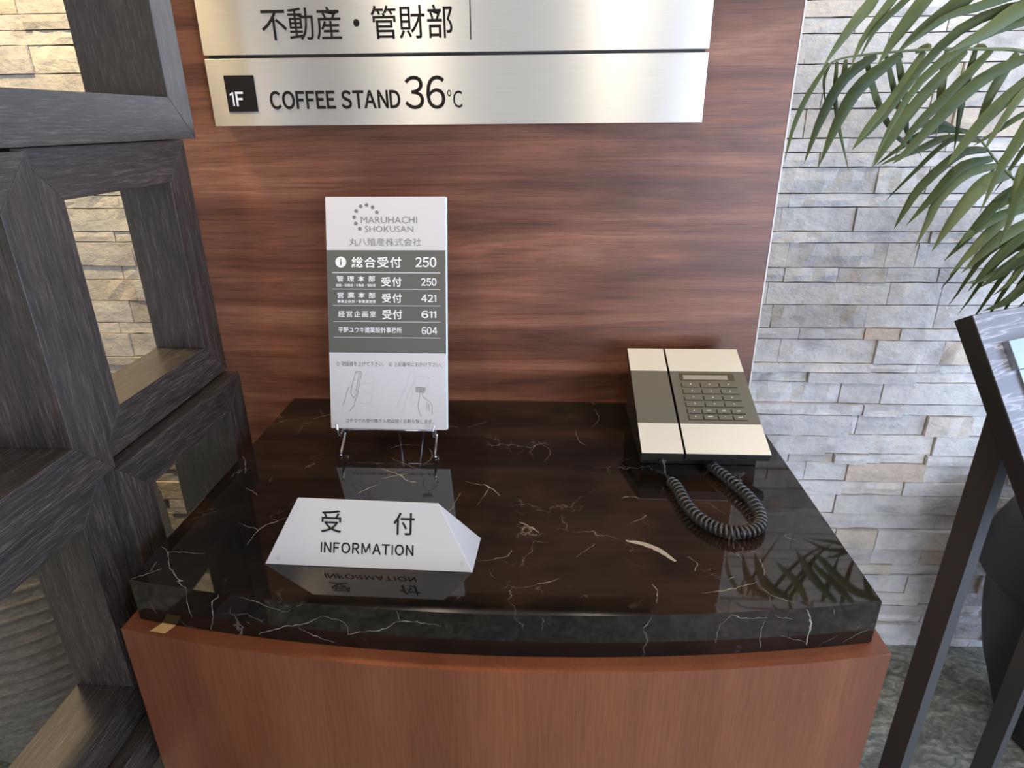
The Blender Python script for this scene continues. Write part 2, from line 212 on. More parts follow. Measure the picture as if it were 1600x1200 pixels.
def stone():
    m = mat('split_stone', rough=0.85); g = G(m)
    at = g.new('ShaderNodeAttribute', attribute_name='tone')
    base = g.ramp(at.outputs['Fac'], [(0.0, (0.50, 0.46, 0.41)), (0.3, (0.60, 0.585, 0.56)), (0.6, (0.69, 0.67, 0.635)), (0.85, (0.64, 0.56, 0.46)), (1.0, (0.60, 0.46, 0.35))])
    n1 = g.noise(g.coord((1, 1, 1.5)), 11, 4, 0.55, 0.3); n2 = g.noise(g.coord((1, 1, 1)), 45, 5, 0.65, 0.4)
    c = g.mix(1.0, base, g.ramp(n1, [(0.3, (0.76, 0.75, 0.76)), (0.46, (0.98, 0.98, 0.98)), (0.7, (1.10, 1.08, 1.03))]), 'MULTIPLY')
    c = g.mix(0.5, c, g.ramp(n2, [(0.3, (0.78, 0.77, 0.76)), (0.55, (1.05, 1.05, 1.05))]), 'MULTIPLY')
    g.ln(c, g.p.inputs['Base Color'])
    n3 = g.noise(g.coord((1, 1, 1.4)), 26, 6, 0.65, 0.2); g.bump(n3, 0.8, 0.008); return m
def brushed():
    m = mat('brushed_steel', (0.74, 0.72, 0.67), 0.34, 0.82, **{'Anisotropic': 0.95, 'Anisotropic Rotation': 0.25}); g = G(m)
    tn = g.new('ShaderNodeTangent', direction_type='UV_MAP'); g.ln(tn.outputs[0], g.p.inputs['Tangent'])
    a = g.noise(g.coord((6, 1, 900)), 3, 2, 0.5)
    g.ln(g.ramp(a, [(0.3, (0.78, 0.765, 0.73)), (0.7, (0.87, 0.855, 0.82))]), g.p.inputs['Base Color']); return m
def granite():
    m = mat('grey_green_stone_floor', rough=0.55); g = G(m)
    a = g.noise(g.coord((1, 1.6, 1), rot=(0, 0, 0.5)), 16, 6, 0.7, 1.2); b = g.noise(g.coord((1, 1, 1)), 70, 4, 0.7)
    c = g.ramp(a, [(0.33, (0.08, 0.082, 0.06)), (0.5, (0.21, 0.21, 0.165)), (0.64, (0.40, 0.39, 0.31))])
    c = g.mix(0.7, c, g.ramp(b, [(0.35, (0.6, 0.6, 0.58)), (0.65, (1.2, 1.2, 1.2))]), 'MULTIPLY')
    g.ln(c, g.p.inputs['Base Color']); g.bump(a, 0.4, 0.004); return m
def leafmat():
    m = mat('palm_leaf', rough=0.5, **{'Specular IOR Level': 0.3}); g = G(m)
    r = g.new('ShaderNodeObjectInfo'); a = g.noise(g.coord((1, 1, 1)), 9, 3)
    c = g.ramp(r.outputs['Random'], [(0.0, (0.030, 0.046, 0.008)), (0.5, (0.058, 0.080, 0.017)), (1.0, (0.115, 0.140, 0.055))])
    c = g.mix(0.6, c, g.ramp(a, [(0.3, (0.6, 0.65, 0.6)), (0.7, (1.3, 1.2, 1.1))]), 'MULTIPLY')
    g.ln(c, g.p.inputs['Base Color']); g.p.inputs['Transmission Weight'].default_value = 0.0; return m
def planter_mat():
    m = mat('ribbed_grey_clay', rough=0.9); g = G(m)
    a = g.noise(g.coord((1, 1, 3)), 60, 5, 0.7); c = g.ramp(a, [(0.3, (0.11, 0.098, 0.075)), (0.7, (0.24, 0.22, 0.17))])
    g.ln(c, g.p.inputs['Base Color']); g.bump(a, 0.6, 0.003); return m
M_PANEL, M_BODY, M_OY, M_OZ, M_MARBLE, M_STONE, M_STEEL, M_FLOOR, M_LEAF, M_PLANTER = panel_wood(), body_wood(), oak('dark_oak_level', 'y'), oak('dark_oak_upright', 'z'), marble(), stone(), brushed(), granite(), leafmat(), planter_mat()
M_OEDGE = mat('worn_oak_edge', (0.17, 0.155, 0.15), 0.4)
M_VEIN = mat('calcite_vein', (0.27, 0.245, 0.205), 0.06); M_VEIN.node_tree.nodes['Principled BSDF'].inputs['IOR'].default_value = 1.6
M_INK = mat('black_ink', (0.014, 0.011, 0.009), 0.8, **{'Specular IOR Level': 0.15})
M_WHITEINK = mat('white_print', (0.74, 0.73, 0.72), 0.5)
M_GREYINK = mat('grey_print', (0.16, 0.155, 0.15), 0.5); M_PALEINK = mat('pale_grey_print', (0.48, 0.47, 0.47), 0.5)
M_PAPER = mat('white_card', (0.55, 0.53, 0.53), 0.35); M_BAND = mat('charcoal_print', (0.105, 0.102, 0.090), 0.4)
M_ACRYL = mat('clear_acrylic_edge', (0.62, 0.72, 0.74), 0.12, 0.0); M_CHROME = mat('chrome', (0.8, 0.82, 0.85), 0.12, 1.0)
M_FROST = mat('frosted_acrylic', (0.43, 0.415, 0.41), 0.30)
M_STUD = mat('clear_stud', (0.37, 0.37, 0.39), 0.2)
M_EDGE = mat('pale_edge_trim', (0.62, 0.58, 0.55), 0.4); M_BLACK = mat('matt_black', (0.012, 0.011, 0.010), 0.5)
M_PLATE = mat('champagne_aluminium', (0.66, 0.625, 0.53), 0.42, 0.35); M_PHONE = mat('grey_brown_plastic', (0.105, 0.095, 0.072), 0.42)
M_PHONED = mat('dark_phone_plastic', (0.022, 0.020, 0.016), 0.4); M_CORD = mat('dark_cord_plastic', (0.030, 0.029, 0.026), 0.33)
M_LCD = mat('grey_display', (0.26, 0.245, 0.20), 0.25); M_POT = mat('black_ceramic', (0.008, 0.007, 0.008), 0.55)
M_LSIDE = mat('black_stained_wood', (0.010, 0.008, 0.007), 0.55); M_LWOOD = oak('grey_oak_face', 'y')
M_POST = mat('dark_bronze_metal', (0.045, 0.043, 0.040), 0.45, 0.3); M_SILVER = mat('silver_plate', (0.30, 0.33, 0.36), 0.45, 0.9)
M_WHITEWALL = mat('off_white_plaster', (0.62, 0.60, 0.56), 0.8); M_TAN = mat('tan_light_patch', (0.42, 0.25, 0.10), 0.5); M_SOIL = mat('dark_soil', (0.03, 0.025, 0.018), 0.9)  # M_TAN: warm light on the counter ledge given as a colour

# ------------------------------------------------------------------ the setting
bm = B(); bx(bm, -3, 4, -2.5, 1.60, -0.1, 0); o = obj('floor', bm, M_FLOOR); o['kind'] = 'structure'
bm = B(); bx(bm, -3, 4, -2.5, 1.60, 2.62, 2.7); o = obj('ceiling', bm, M_WHITEWALL); o['kind'] = 'structure'
bm = B(); bx(bm, -3, 4, 1.590, 1.70, 0, 2.62); wall = obj('wall_back', bm, M_SOIL if False else mat('wall_mortar', (0.30, 0.28, 0.25), 0.9)); wall['kind'] = 'structure'

COURSES = [(1.727, [0.683, 0.83]), (1.695, [0.837]), (1.665, [0.722, 0.908]), (1.607, [0.537, 0.889]), (1.549, [0.837]), (1.518, [0.575, 0.891]), (1.457, [0.679]), (1.427, [0.619]), (1.395, [0.756]), (1.337, [0.566, 0.839]), (1.306, [0.724, 0.834]), (1.251, [0.905]), (1.224, [0.583, 0.814, 0.885]), (1.164, [0.947]), (1.128, [0.548, 0.84, 0.964]), (1.072, [0.567, 0.798, 0.964]), (1.012, [0.802, 0.888]), (0.982, [0.6, 0.837]), (0.918, [0.833]), (0.895, [0.68, 0.953]), (0.866, [0.772, 0.878]), (0.806, [0.835]), (0.775, [0.811, 0.832]), (0.716, [0.76, 0.88]), (0.658, [0.788, 0.876, 0.913]), (0.63, [0.721, 0.833, 1.04]), (0.572, [0.83, 0.994]), (0.529, [0.817]), (0.47, [0.877]), (0.418, [0.95]), (0.356, [0.953]), (0.298, [1.019]), (0.263, [1.069, 1.167]), (0.2, [1.12]), (0.152, []), (0.115, []), (0.083, []), (0.025, [])]
zt = 1.727; extra = []
while zt < 2.60:
    zt += rnd.choice((0.03, 0.045, 0.058)); extra.append((min(zt, 2.615), []))
COURSES = extra[::-1] + COURSES + [(0.0, [])]
def stone_bm(bm, x0, x1, z0, z1, lay):
    g = 0.0009; x0 += g; x1 -= g; z0 += g; z1 -= g
    nx = max(2, round((x1 - x0) / 0.03)); nz = 2
    yf = 1.568 - rnd.choice((0, 0, 0, 0.001, 0.003, 0.006) if z1 > 0.95 else (0, 0.001, 0.003, 0.006, 0.010, 0.014)) - rnd.random() * 0.002
    rough = rnd.choice((0.001, 0.003, 0.006, 0.008)); tone = rnd.random()
    tone = rnd.uniform(0.2, 0.65) if tone < 0.82 else (rnd.uniform(0, 0.2) if tone < 0.88 else rnd.uniform(0.65, 0.95))
    grid = []
    for i in range(nx + 1):
        row = []
        for j in range(nz + 1):
            e = 0.45 if i in (0, nx) or j in (0, nz) else 1.0
            x = x0 + (x1 - x0) * i / nx; z = z0 + (z1 - z0) * j / nz
            if 0 < i < nx: x += rnd.uniform(-0.006, 0.006)
            if j in (0, nz) and 0 < i < nx: z += rnd.uniform(-0.0012, 0.0004) * (1 if j else -1)
            row.append(bm.verts.new((x, yf - rough * e * rnd.uniform(-0.4, 1), z)))
        grid.append(row)
    fs = [bm.faces.new((grid[i][j], grid[i + 1][j], grid[i + 1][j + 1], grid[i][j + 1])) for i in range(nx) for j in range(nz)]
    rim = [grid[i][0] for i in range(nx + 1)] + [grid[nx][j] for j in range(1, nz + 1)] + [grid[i][nz] for i in range(nx - 1, -1, -1)] + [grid[0][j] for j in range(nz - 1, 0, -1)]
    back = [bm.verts.new((v.co.x, 1.591, v.co.z)) for v in rim]
    n = len(rim)
    for i in range(n): fs.append(bm.faces.new((rim[i], back[i], back[(i + 1) % n], rim[(i + 1) % n])))
    for f in fs:
        for l in f.loops: l[lay] = (tone, tone, tone, 1)
def inview(x, z):
    d = Vector((x, 1.568, z - 1.5)); zc = d.dot(fw); u = 993 * d.dot(rt) / zc; v = -993 * d.dot(up) / zc
    if not (-850 < u < 850 and -660 < v < 640): return False
    return x > 0.42 or x < -0.80
rest = B(); rl = rest.loops.layers.float_color.new('tone'); count = 0
for k in range(len(COURSES) - 1):
    z1, js = COURSES[k]; z0 = COURSES[k + 1][0]
    if z1 - z0 < 0.006: continue
    xs = sorted(js) if js else [rnd.uniform(0.6, 0.8)]
    a = xs[0]; b = xs[-1]
    while a > -2.6: a -= rnd.uniform(0.10, 0.30); xs.insert(0, a)
    while b < 3.4: b += rnd.uniform(0.10, 0.28); xs.append(b)
    for i in range(len(xs) - 1):
        x0, x1 = xs[i], xs[i + 1]; zc = (z0 + z1) / 2
        if any(inview(x, z) for x in (x0, (x0 + x1) / 2, x1) for z in (z0, z1)) and count < 298:
            bm = B(); l = bm.loops.layers.float_color.new('tone'); stone_bm(bm, x0, x1, z0, z1, l)
            obj('stone', bm, M_STONE, wall); count += 1
        else: stone_bm(rest, x0, x1, z0, z1, rl)
obj('stone_course', rest, M_STONE, wall, kind='stuff')
print('stones', count)

# ------------------------------------------------------------------ wood feature panel
t = thing('feature_panel', 'tall reddish-brown wood panel with horizontal grain behind the counter', 'panel', (-0.137, 1.135, 0))
bm = B(); bx(bm, -0.66, 0.3835, 1.12, 1.15, 0.0, 2.3, 0.0008); obj('board', bm, M_PANEL, t)
bm = B(); bx(bm, 0.3836, 0.3862, 1.1195, 1.1505, 0.0, 2.3); obj('edge_trim', bm, M_EDGE, t, label='thin pale edge strip')

# ------------------------------------------------------------------ lattice screen
t = thing('lattice_screen', 'dark oak lattice screen of stacked open boxes left of the counter', 'screen', (-0.58, 0.65, 0))
def box_frame(y0, y1, z0, z1, wd, proud):
    xf, xb = (-0.52, -0.636) if proud else (-0.54, -0.618)
    for poly, m in (([(y0, z0), (y1, z0), (y1 - wd, z0 + wd), (y0 + wd, z0 + wd)], M_OY), ([(y0, z1), (y1, z1), (y1 - wd, z1 - wd), (y0 + wd, z1 - wd)], M_OY),
                    ([(y0, z0), (y0, z1), (y0 + wd, z1 - wd), (y0 + wd, z0 + wd)], M_OZ), ([(y1, z0), (y1, z1), (y1 - wd, z1 - wd), (y1 - wd, z0 + wd)], M_OZ)):
        bm = B(); prism(bm, [(xf, y, z) for y, z in poly], (xb - xf, 0, 0), 0.0007, True); o = obj('board', bm, m, t); o.data.materials.append(M_OEDGE)
box_frame(0.324, 0.985, 1.479, 2.20, 0.054, True)
box_frame(0.3235, 0.651, 1.113, 1.4755, 0.0545, True)
box_frame(0.655, 0.985, 1.1125, 1.4775, 0.0565, False)
box_frame(0.653, 0.985, 0.748, 1.1085, 0.054, True)
box_frame(0.3235, 0.6525, 0.755, 1.1115, 0.0530, False)
box_frame(0.3235, 0.651, 0.39, 0.7525, 0.054, True)
box_frame(0.655, 0.985, 0.39, 0.745, 0.0535, False)
box_frame(0.653, 0.985, 0.0, 0.3875, 0.054, True)
box_frame(0.3235, 0.6505, 0.0, 0.3885, 0.054, False)

# ------------------------------------------------------------------ counter
def arc(x, xc, half, y_end, sag): return y_end - sag * (1 - ((x - xc) / half) ** 2)
t = thing('reception_counter', 'curved-front cherry veneer counter body carrying the black marble top', 'counter', (-0.054, 0.84, 0))
def slab(bm, x0, x1, xc, half, yend, sag, yb, z0, z1, bev, xb0=None, n=40):
    pts = [(x0 + (x1 - x0) * i / n, arc(x0 + (x1 - x0) * i / n, xc, half, yend, sag)) for i in range(n + 1)] + [(x1, yb), (x0 if xb0 is None else xb0, yb)]
    a = [bm.verts.new((x, y, z0)) for x, y in pts]; b = [bm.verts.new((x, y, z1)) for x, y in pts]; k = len(a)
    fs = [bm.faces.new(a[::-1]), bm.faces.new(b)]
    for i in range(k): fs.append(bm.faces.new((a[i], a[(i + 1) % k], b[(i + 1) % k], b[i])))
    es = [e for e in bm.edges if (e.verts[0].co.z == e.verts[1].co.z) or e.verts[0].co.y in (yend, yb)]
    if bev: bmesh.ops.bevel(bm, geom=[e for e in bm.edges if e.verts[0].co.z == e.verts[1].co.z], offset=bev, segments=2, affect='EDGES', profile=0.6)
bm = B(); slab(bm, -0.5035, 0.396, -0.054, 0.45, 0.567, 0.045, 1.115, 0.0, 0.940, 0.0012); obj('body', bm, M_BODY, t)
bm = B(); prism(bm, [(-0.466, 0.5645, 0.9402), (-0.446, 0.5615, 0.9402), (-0.438, 0.580, 0.9402), (-0.456, 0.582, 0.9402)], (0, 0, 0.0004)); obj('light_patch', bm, M_TAN, t, label='small spot of warm light painted tan on the ledge')  # tan patch paints a spot of warm light on the ledge
top = thing('marble_worktop', 'polished black marble slab with thin white veins on the counter', 'worktop', (-0.054, 0.84, 0.9405))
bm = B(); slab(bm, -0.4885, 0.3805, -0.054, 0.434, 0.583, 0.0385, 1.117, 0.9405, 1.0, 0.0012); mb = obj('slab', bm, M_MARBLE, top)
def ribbon(bm, pts, wd, nrm, off, jag=0.25):
    P = spline(pts, max(10, int(sum((Vector(pts[j + 1]) - Vector(pts[j])).length for j in range(len(pts) - 1)) / 0.004))); n = len(P); nrm = Vector(nrm); prev = None
    for i, p in enumerate(P):
        T = (P[min(i + 1, n - 1)] - P[max(i - 1, 0)]).normalized(); s = nrm.cross(T).normalized()
        q = i / (n - 1); ww = wd * 0.5 * (0.25 + 0.75 * math.sin(math.pi * min(max(q, 0.03), 0.97)) ** 0.5) * rnd.uniform(0.7, 1.1) * (0.35 + 0.9 * abs(noise.noise(p * 90)) * 2 if wd < 0.006 else 1)
        c = p + nrm * off + s * rnd.uniform(-1, 1) * (0.0011 if wd < 0.006 else 0.0006)
        cur = (bm.verts.new(c + s * ww), bm.verts.new(c - s * ww))
        if prev: bm.faces.new((prev[0], cur[0], cur[1], prev[1]))
        prev = cur
bm = B()
for i, (wd, P) in enumerate(TOP_VEINS): ribbon(bm, [(x, y, 1.0) for x, y in P], wd * (0.5 if i else 1.1), (0, 0, 1), 0.00012 + i * 4e-6)
for v in bm.verts: v.co.x = min(max(v.co.x, -0.4870), 0.379)
obj('vein', bm, M_VEIN, mb, kind='stuff', label='white calcite veins in the top face')
bm = B()
for i, (wd, P) in enumerate(FRONT_VEINS): ribbon(bm, [(x, y, min(max(z, 0.9425), 0.9985)) for x, y, z in P], wd * 0.42, (0, -1, 0), 0.0002, 0.2)
for v in bm.verts:
    v.co.x = min(max(v.co.x, -0.4875), 0.3795); v.co.y = arc(v.co.x, -0.054, 0.434, 0.583, 0.0385) - 0.0003; v.co.z = min(max(v.co.z, 0.942), 0.9988)
obj('vein', bm, M_VEIN, mb, kind='stuff', label='white calcite veins in the front edge')

# ------------------------------------------------------------------ lettering helper
def text(body, x0, x1, y0, y1, F, m, parent, bold=0.0, name='lettering', space=1.0, off=0.0006, res=3, label=None, smear=0):
    """fits the string into the rectangle x0..x1 / y0..y1 of the plane frame F=(origin,U,V)"""
    cu = D.curves.new('t', 'FONT'); cu.body = body; cu.resolution_u = res; cu.offset = bold; cu.space_character = space; cu.fill_mode = 'FRONT'
    to = D.objects.new('t', cu); C.objects.link(to); dg = bpy.context.evaluated_depsgraph_get(); dg.update()
    me = D.meshes.new_from_object(to.evaluated_get(dg)); D.objects.remove(to); D.curves.remove(cu)
    if not me.vertices: return None
    xs = [v.co.x for v in me.vertices]; ys = [v.co.y for v in me.vertices]
    sx = (x1 - x0) / (max(xs) - min(xs)); sy = (y1 - y0) / (max(ys) - min(ys)); mx, my = min(xs), min(ys)
    O, U, V = F; N = U.cross(V).normalized()
    for v in me.vertices: v.co = O + U * (x0 + (v.co.x - mx) * sx) + V * (y0 + (v.co.y - my) * sy) + N * off
    me.name = name
    if smear:
        b2 = B(); n0 = 0
        for q in range(3): b2.from_mesh(me); b2.verts.ensure_lookup_table(); [setattr(v, 'co', v.co + U * smear * (q - 1) + N * 0.00004 * q) for v in b2.verts[n0:]]; n0 = len(b2.verts)
        b2.to_mesh(me); b2.free()
    return obj(name, me, m, parent, label=label)
def glyph_mesh(ch, bold):
    if ch == 'I': return [(0, 0), (0.12, 0), (0.12, 0.73), (0, 0.73)], [(0, 1, 2, 3)]
    if ch == '1': return [(0.14, 0), (0.25, 0), (0.25, 0.73), (0.17, 0.73), (0.0, 0.64), (0.0, 0.54), (0.14, 0.60)], [(0, 1, 2, 3, 6), (3, 4, 5, 6)]
    cu = D.curves.new('t', 'FONT'); cu.body = chr(ord(ch) + 0xFEE0); cu.resolution_u = 4; cu.offset = bold; cu.fill_mode = 'FRONT'
    to = D.objects.new('t', cu); C.objects.link(to); dg = bpy.context.evaluated_depsgraph_get(); dg.update()
    me = D.meshes.new_from_object(to.evaluated_get(dg)); D.objects.remove(to); D.curves.remove(cu)
    x0 = min(v.co.x for v in me.vertices); V_ = [(v.co.x - x0, v.co.y) for v in me.vertices]; F_ = [tuple(p.vertices) for p in me.polygons]; D.meshes.remove(me)
    return V_, F_
def latin(string, x0, x1, y0, y1, F, m, parent, bold=0.0, gap=0.08, off=0.0005, label=None):
    """proportionally spaced sans lettering, one mesh per word group, fitted into a rectangle"""
    V_, F_, cx = [], [], 0
    for k_, ch in enumerate(string):
        if ch == ' ': cx += 0.26; continue
        if string[max(k_ - 1, 0):k_ + 1] in ('TA', 'AT'): cx -= 0.09
        v, f = glyph_mesh(ch, bold); n = len(V_); V_ += [(x + cx, y) for x, y in v]; F_ += [tuple(i + n for i in p) for p in f]; cx += max(x for x, y in v) + gap
    ax, bx_ = min(v[0] for v in V_), max(v[0] for v in V_); ay, by = min(v[1] for v in V_), max(v[1] for v in V_)
    O, U, V = F; N = U.cross(V).normalized(); me = D.meshes.new('lettering')
    me.from_pydata([O + U * (x0 + (x - ax) / (bx_ - ax) * (x1 - x0)) + V * (y0 + (y - ay) / (by - ay) * (y1 - y0)) + N * off for x, y in V_], [], F_)
    return obj('lettering', me, m, parent, label=label)
def rect(F, x0, x1, y0, y1, off, m, parent, name, label=None, th=0.0003):
    O, U, V = F; N = U.cross(V).normalized(); bm = B()
    prism(bm, [O + U * x + V * y + N * (off - th) for x, y in ((x0, y0), (x1, y0), (x1, y1), (x0, y1))], N * th)
    return obj(name, bm, m, parent, label=label)
def lines(F, polys, wd, off, m, parent, name='drawing', label=None, kind='stuff'):
    O, U, V = F; N = U.cross(V).normalized(); bm = B()
    for P in polys:
        P = [O + U * x + V * y + N * off for x, y in P]
        for a, b in zip(P[:-1], P[1:]):
            T = (b - a).normalized(); s = N.cross(T) * wd / 2
            q = [bm.verts.new(c) for c in (a - T * wd / 3 - s, b + T * wd / 3 - s, b + T * wd / 3 + s, a - T * wd / 3 + s)]; bm.faces.new(q)
    return obj(name, bm, m, parent, label=label, kind=kind)
def disc(F, cx, cy, r, off, m, parent, name, n=20):
    O, U, V = F; N = U.cross(V).normalized(); bm = B()
    bm.faces.new([bm.verts.new(O + U * (cx + r * math.cos(2 * math.pi * k / n)) + V * (cy + r * math.sin(2 * math.pi * k / n)) + N * off) for k in range(n)])
    return obj(name, bm, m, parent)

# ------------------------------------------------------------------ directory sign on the panel
t = thing('directory_sign', 'wide brushed steel directory sign mounted on the wood panel', 'sign', (-0.148, 1.12, 1.494))
bm = B(); bx(bm, -0.535, 0.239, 1.1005, 1.1199, 1.500, 1.80); obj('backing', bm, M_BLACK, t, label='black backing bar')
def plate(z0, z1):
    bm = B(); bx(bm, -0.5403, 0.2430, 1.094, 1.1003, z0, z1, 0.0004)
    uv = bm.loops.layers.uv.new('UVMap')
    for f in bm.faces:
        for l in f.loops: l[uv].uv = (l.vert.co.x, l.vert.co.z)
    return obj('plate', bm, M_STEEL, t)
p1 = plate(1.4945, 1.5925); p2 = plate(1.5975, 1.755)
FS = (Vector((0, 1.094, 0)), Vector((1, 0, 0)), Vector((0, 0, 1)))
rect(FS, -0.5140, -0.4655, 1.5160, 1.5690, 0.0003, M_INK, p1, 'floor_tile', 'black square behind the floor number')
latin('1F', -0.5085, -0.4865, 1.5240, 1.5455, FS, M_WHITEINK, p1, 0.02, 0.12, label='white floor number')
latin('COFFEE STAND', -0.4442, -0.2330, 1.5188, 1.5460, FS, M_INK, p1, 0.026, 0.075)
latin('36', -0.2255, -0.1612, 1.5175, 1.5655, FS, M_INK, p1, 0.004, 0.07)
text('°C', -0.1578, -0.1345, 1.5190, 1.5450, FS, M_INK, p1, 0.0)
text('不動産・管財部', -0.4410, -0.1450, 1.6165, 1.6615, FS, M_INK, p2, 0.004)
rect(FS, -0.1186, -0.1170, 1.6141, 1.735, 0.0003, M_INK, p2, 'divider')

# ------------------------------------------------------------------ notice stand with phone list
O0 = Vector((-0.347, 0.917, 1.0365)); V0 = (Vector((-0.347, 1.019, 1.391)) - O0); H0 = V0.length; V0.normalize(); U0 = Vector((1, 0, 0)); FN = (O0, U0, V0); W0 = 0.190
N0 = U0.cross(V0)
t = thing('phone_list_stand', 'upright white and charcoal extension list in a wire stand on the marble', 'notice', (-0.252, 0.93, 1.0))
def slabF(F, x0, x1, y0, y1, d0, d1, m, parent, name, bev=0.0003, label=None):
    O, U, V = F; N = U.cross(V).normalized(); bm = B()
    prism(bm, [O + U * x + V * y + N * d0 for x, y in ((x0, y0), (x1, y0), (x1, y1), (x0, y1))], N * (d1 - d0), bev); return obj(name, bm, m, parent, label=label)
slabF(FN, 0.0015, W0 + 0.0022, 0.001, H0 - 0.0005, -0.0062, -0.0014, M_ACRYL, t, 'acrylic_plate', label='clear acrylic backing plate')
card = slabF(FN, 0, W0, 0, H0, -0.0013, 0.0, M_PAPER, t, 'card', 0)
def cu(x): return (x - 66) / 546 * W0
def cv(y): return (1 - (y - 62) / 1053) * H0
def CT(s, x0, x1, y0, y1, m=M_WHITEINK, bold=0.0, **k): return text(s, cu(x0), cu(x1), cv(y1), cv(y0), FN, m, card, bold, off=0.0005, res=2, **k)
rect(FN, 0.0, W0, cv(760), cv(297), 0.0003, M_BAND, card, 'band', 'charcoal printed band')
for x, y in [(298, 130), (279, 108), (252, 98), (225, 104), (204, 124), (194, 151), (201, 179), (219, 202)]: disc(FN, cu(x + 3), cv(y), 0.0029, 0.0003, M_GREYINK, card, 'logo_dot')
CT('MARUHACHI', 228, 484, 149, 178, M_GREYINK, -0.008); CT('SHOKUSAN', 245, 466, 190, 216, M_GREYINK, -0.008); CT('丸八殖産株式会社', 172, 502, 243, 277, M_GREYINK, -0.006)
disc(FN, cu(131), cv(350), 0.0087, 0.0004, M_WHITEINK, card, 'info_dot', 28)
rect(FN, cu(128), cu(134), cv(364), cv(346), 0.0007, M_BAND, card, 'lettering'); rect(FN, cu(128), cu(134), cv(342), cv(336), 0.0007, M_BAND, card, 'lettering')
CT('総合受付', 180, 410, 326, 375, bold=0.018, space=1.15); latin('250', cu(474), cu(570), cv(372), cv(327), FN, M_WHITEINK, card, 0.018, 0.06)
CT('管理本部', 110, 288, 411, 438, bold=0.012, space=1.9); CT('総務・財務部 / 不動産・管財部', 106, 290, 447, 461, bold=0.01); CT('受付', 316, 410, 416, 459, bold=0.018, space=1.15); latin('250', cu(499), cu(570), cv(455), cv(420), FN, M_WHITEINK, card, 0.018, 0.06)
CT('営業本部', 112, 288, 485, 512, bold=0.012, space=1.9); CT('事業企画部 / 事業運営部', 110, 290, 519, 534, bold=0.01); CT('受付', 317, 410, 490, 532, bold=0.018, space=1.15); latin('421', cu(499), cu(568), cv(528), cv(494), FN, M_WHITEINK, card, 0.018, 0.06)
CT('経営企画室', 113, 290, 569, 598, bold=0.01, space=1.25); CT('受付', 318, 411, 563, 606, bold=0.018, space=1.15); latin('611', cu(499), cu(568), cv(600), cv(567), FN, M_WHITEINK, card, 0.018, 0.06)
CT('平野ユウキ建築設計事務所', 112, 408, 642, 669, bold=0.012); latin('604', cu(500), cu(572), cv(674), cv(640), FN, M_WHITEINK, card, 0.018, 0.06)
for y, h in ((397, 5), (471, 2.6), (545, 2.6), (618, 2.6), (690, 2.6)): rect(FN, cu(90), cu(588), cv(y + h / 2), cv(y - h / 2), 0.0005, M_PALEINK, card, 'rule')
CT('① 受話器を上げて下さい。', 98, 322, 801, 822, M_GREYINK, 0); CT('② 上記番号におかけ下さい。', 345, 592, 801, 822, M_GREYINK, 0)
CT('コチラでの受付無き入館は固くお断り致します。', 138, 552, 1066, 1087, M_GREYINK, 0)
def PL(P): return [(cu(x), cv(y)) for x, y in P]
def z5(P): return [((x / 5.45 + 10) * 2.925, (y / 5.45 + 250) * 2.925) for x, y in P]
lines(FN, [PL(z5(P)) for P in [
    [(300, 215), (345, 215), (350, 235), (312, 380), (295, 420), (270, 445), (250, 400), (262, 345), (300, 215)], [(345, 235), (300, 225)], [(262, 345), (235, 352), (215, 400), (195, 470), (178, 512)],
    [(312, 380), (318, 400), (290, 460), (280, 510), (235, 565)], [(330, 240), (295, 385)],
    [(855, 390), (850, 450), (838, 500), (845, 550), (865, 600)], [(855, 390), (865, 370), (875, 385), (885, 430), (930, 460), (962, 500), (962, 580)], [(915, 480), (918, 540)], [(935, 490), (938, 550)]]], 0.0006, 0.0004, M_GREYINK, card, label='line drawing of hands using a telephone')
lines(FN, [PL(z5(P)) for P in [[(360, 250), (465, 268), (425, 505), (300, 480)], [(350, 310), (450, 320)], [(360, 385), (430, 400)], [(830, 250), (940, 262), (905, 440)], [(780, 480), (840, 490)], [(830, 255), (790, 400), (775, 470)], [(770, 220), (815, 215), (800, 320), (740, 440), (700, 560)], [(770, 220), (745, 330), (690, 430), (655, 530)]]], 0.0004, 0.0004, M_PALEINK, card, label='pale line drawing of the telephone')
lines(FN, [PL(z5(P)) for P in [[(820, 345), (905, 352)], [(820, 358), (905, 364)], [(822, 371), (900, 377)], [(822, 384), (895, 389)]]], 0.0012, 0.0004, M_GREYINK, card, label='drawn keypad')
# wire easel
bm = B()
for x in (-0.330, -0.176):
    tube(bm, spline([(x - 0.002 * (1 if x < -0.25 else -1), 0.902, 1.052), (x, 0.899, 1.040), (x, 0.908, 1.029), (x, 0.925, 1.031), (x, 0.930, 1.018), (x + 0.002, 0.898, 1.003), (x + 0.004, 0.888, 1.0022)], 30), 0.0021, 8)
    tube(bm, [(x, 0.925, 1.031), (x + 0.02 * (1 if x < -0.25 else -1), 0.985, 1.19), (-0.253, 1.012, 1.245)], 0.0016, 8)
tube(bm, [(-0.253, 1.012, 1.245), (-0.273, 1.072, 1.08), (-0.283, 1.095, 1.002)], 0.0016, 8)
tube(bm, [(-0.253, 1.012, 1.245), (-0.233, 1.072, 1.08), (-0.223, 1.095, 1.002)], 0.0016, 8)
tube(bm, [(-0.330, 0.925, 1.031), (-0.176, 0.925, 1.031)], 0.0016, 8)
obj('wire_easel', bm, M_CHROME, t, smooth=True, label='chrome wire easel with hooked feet')

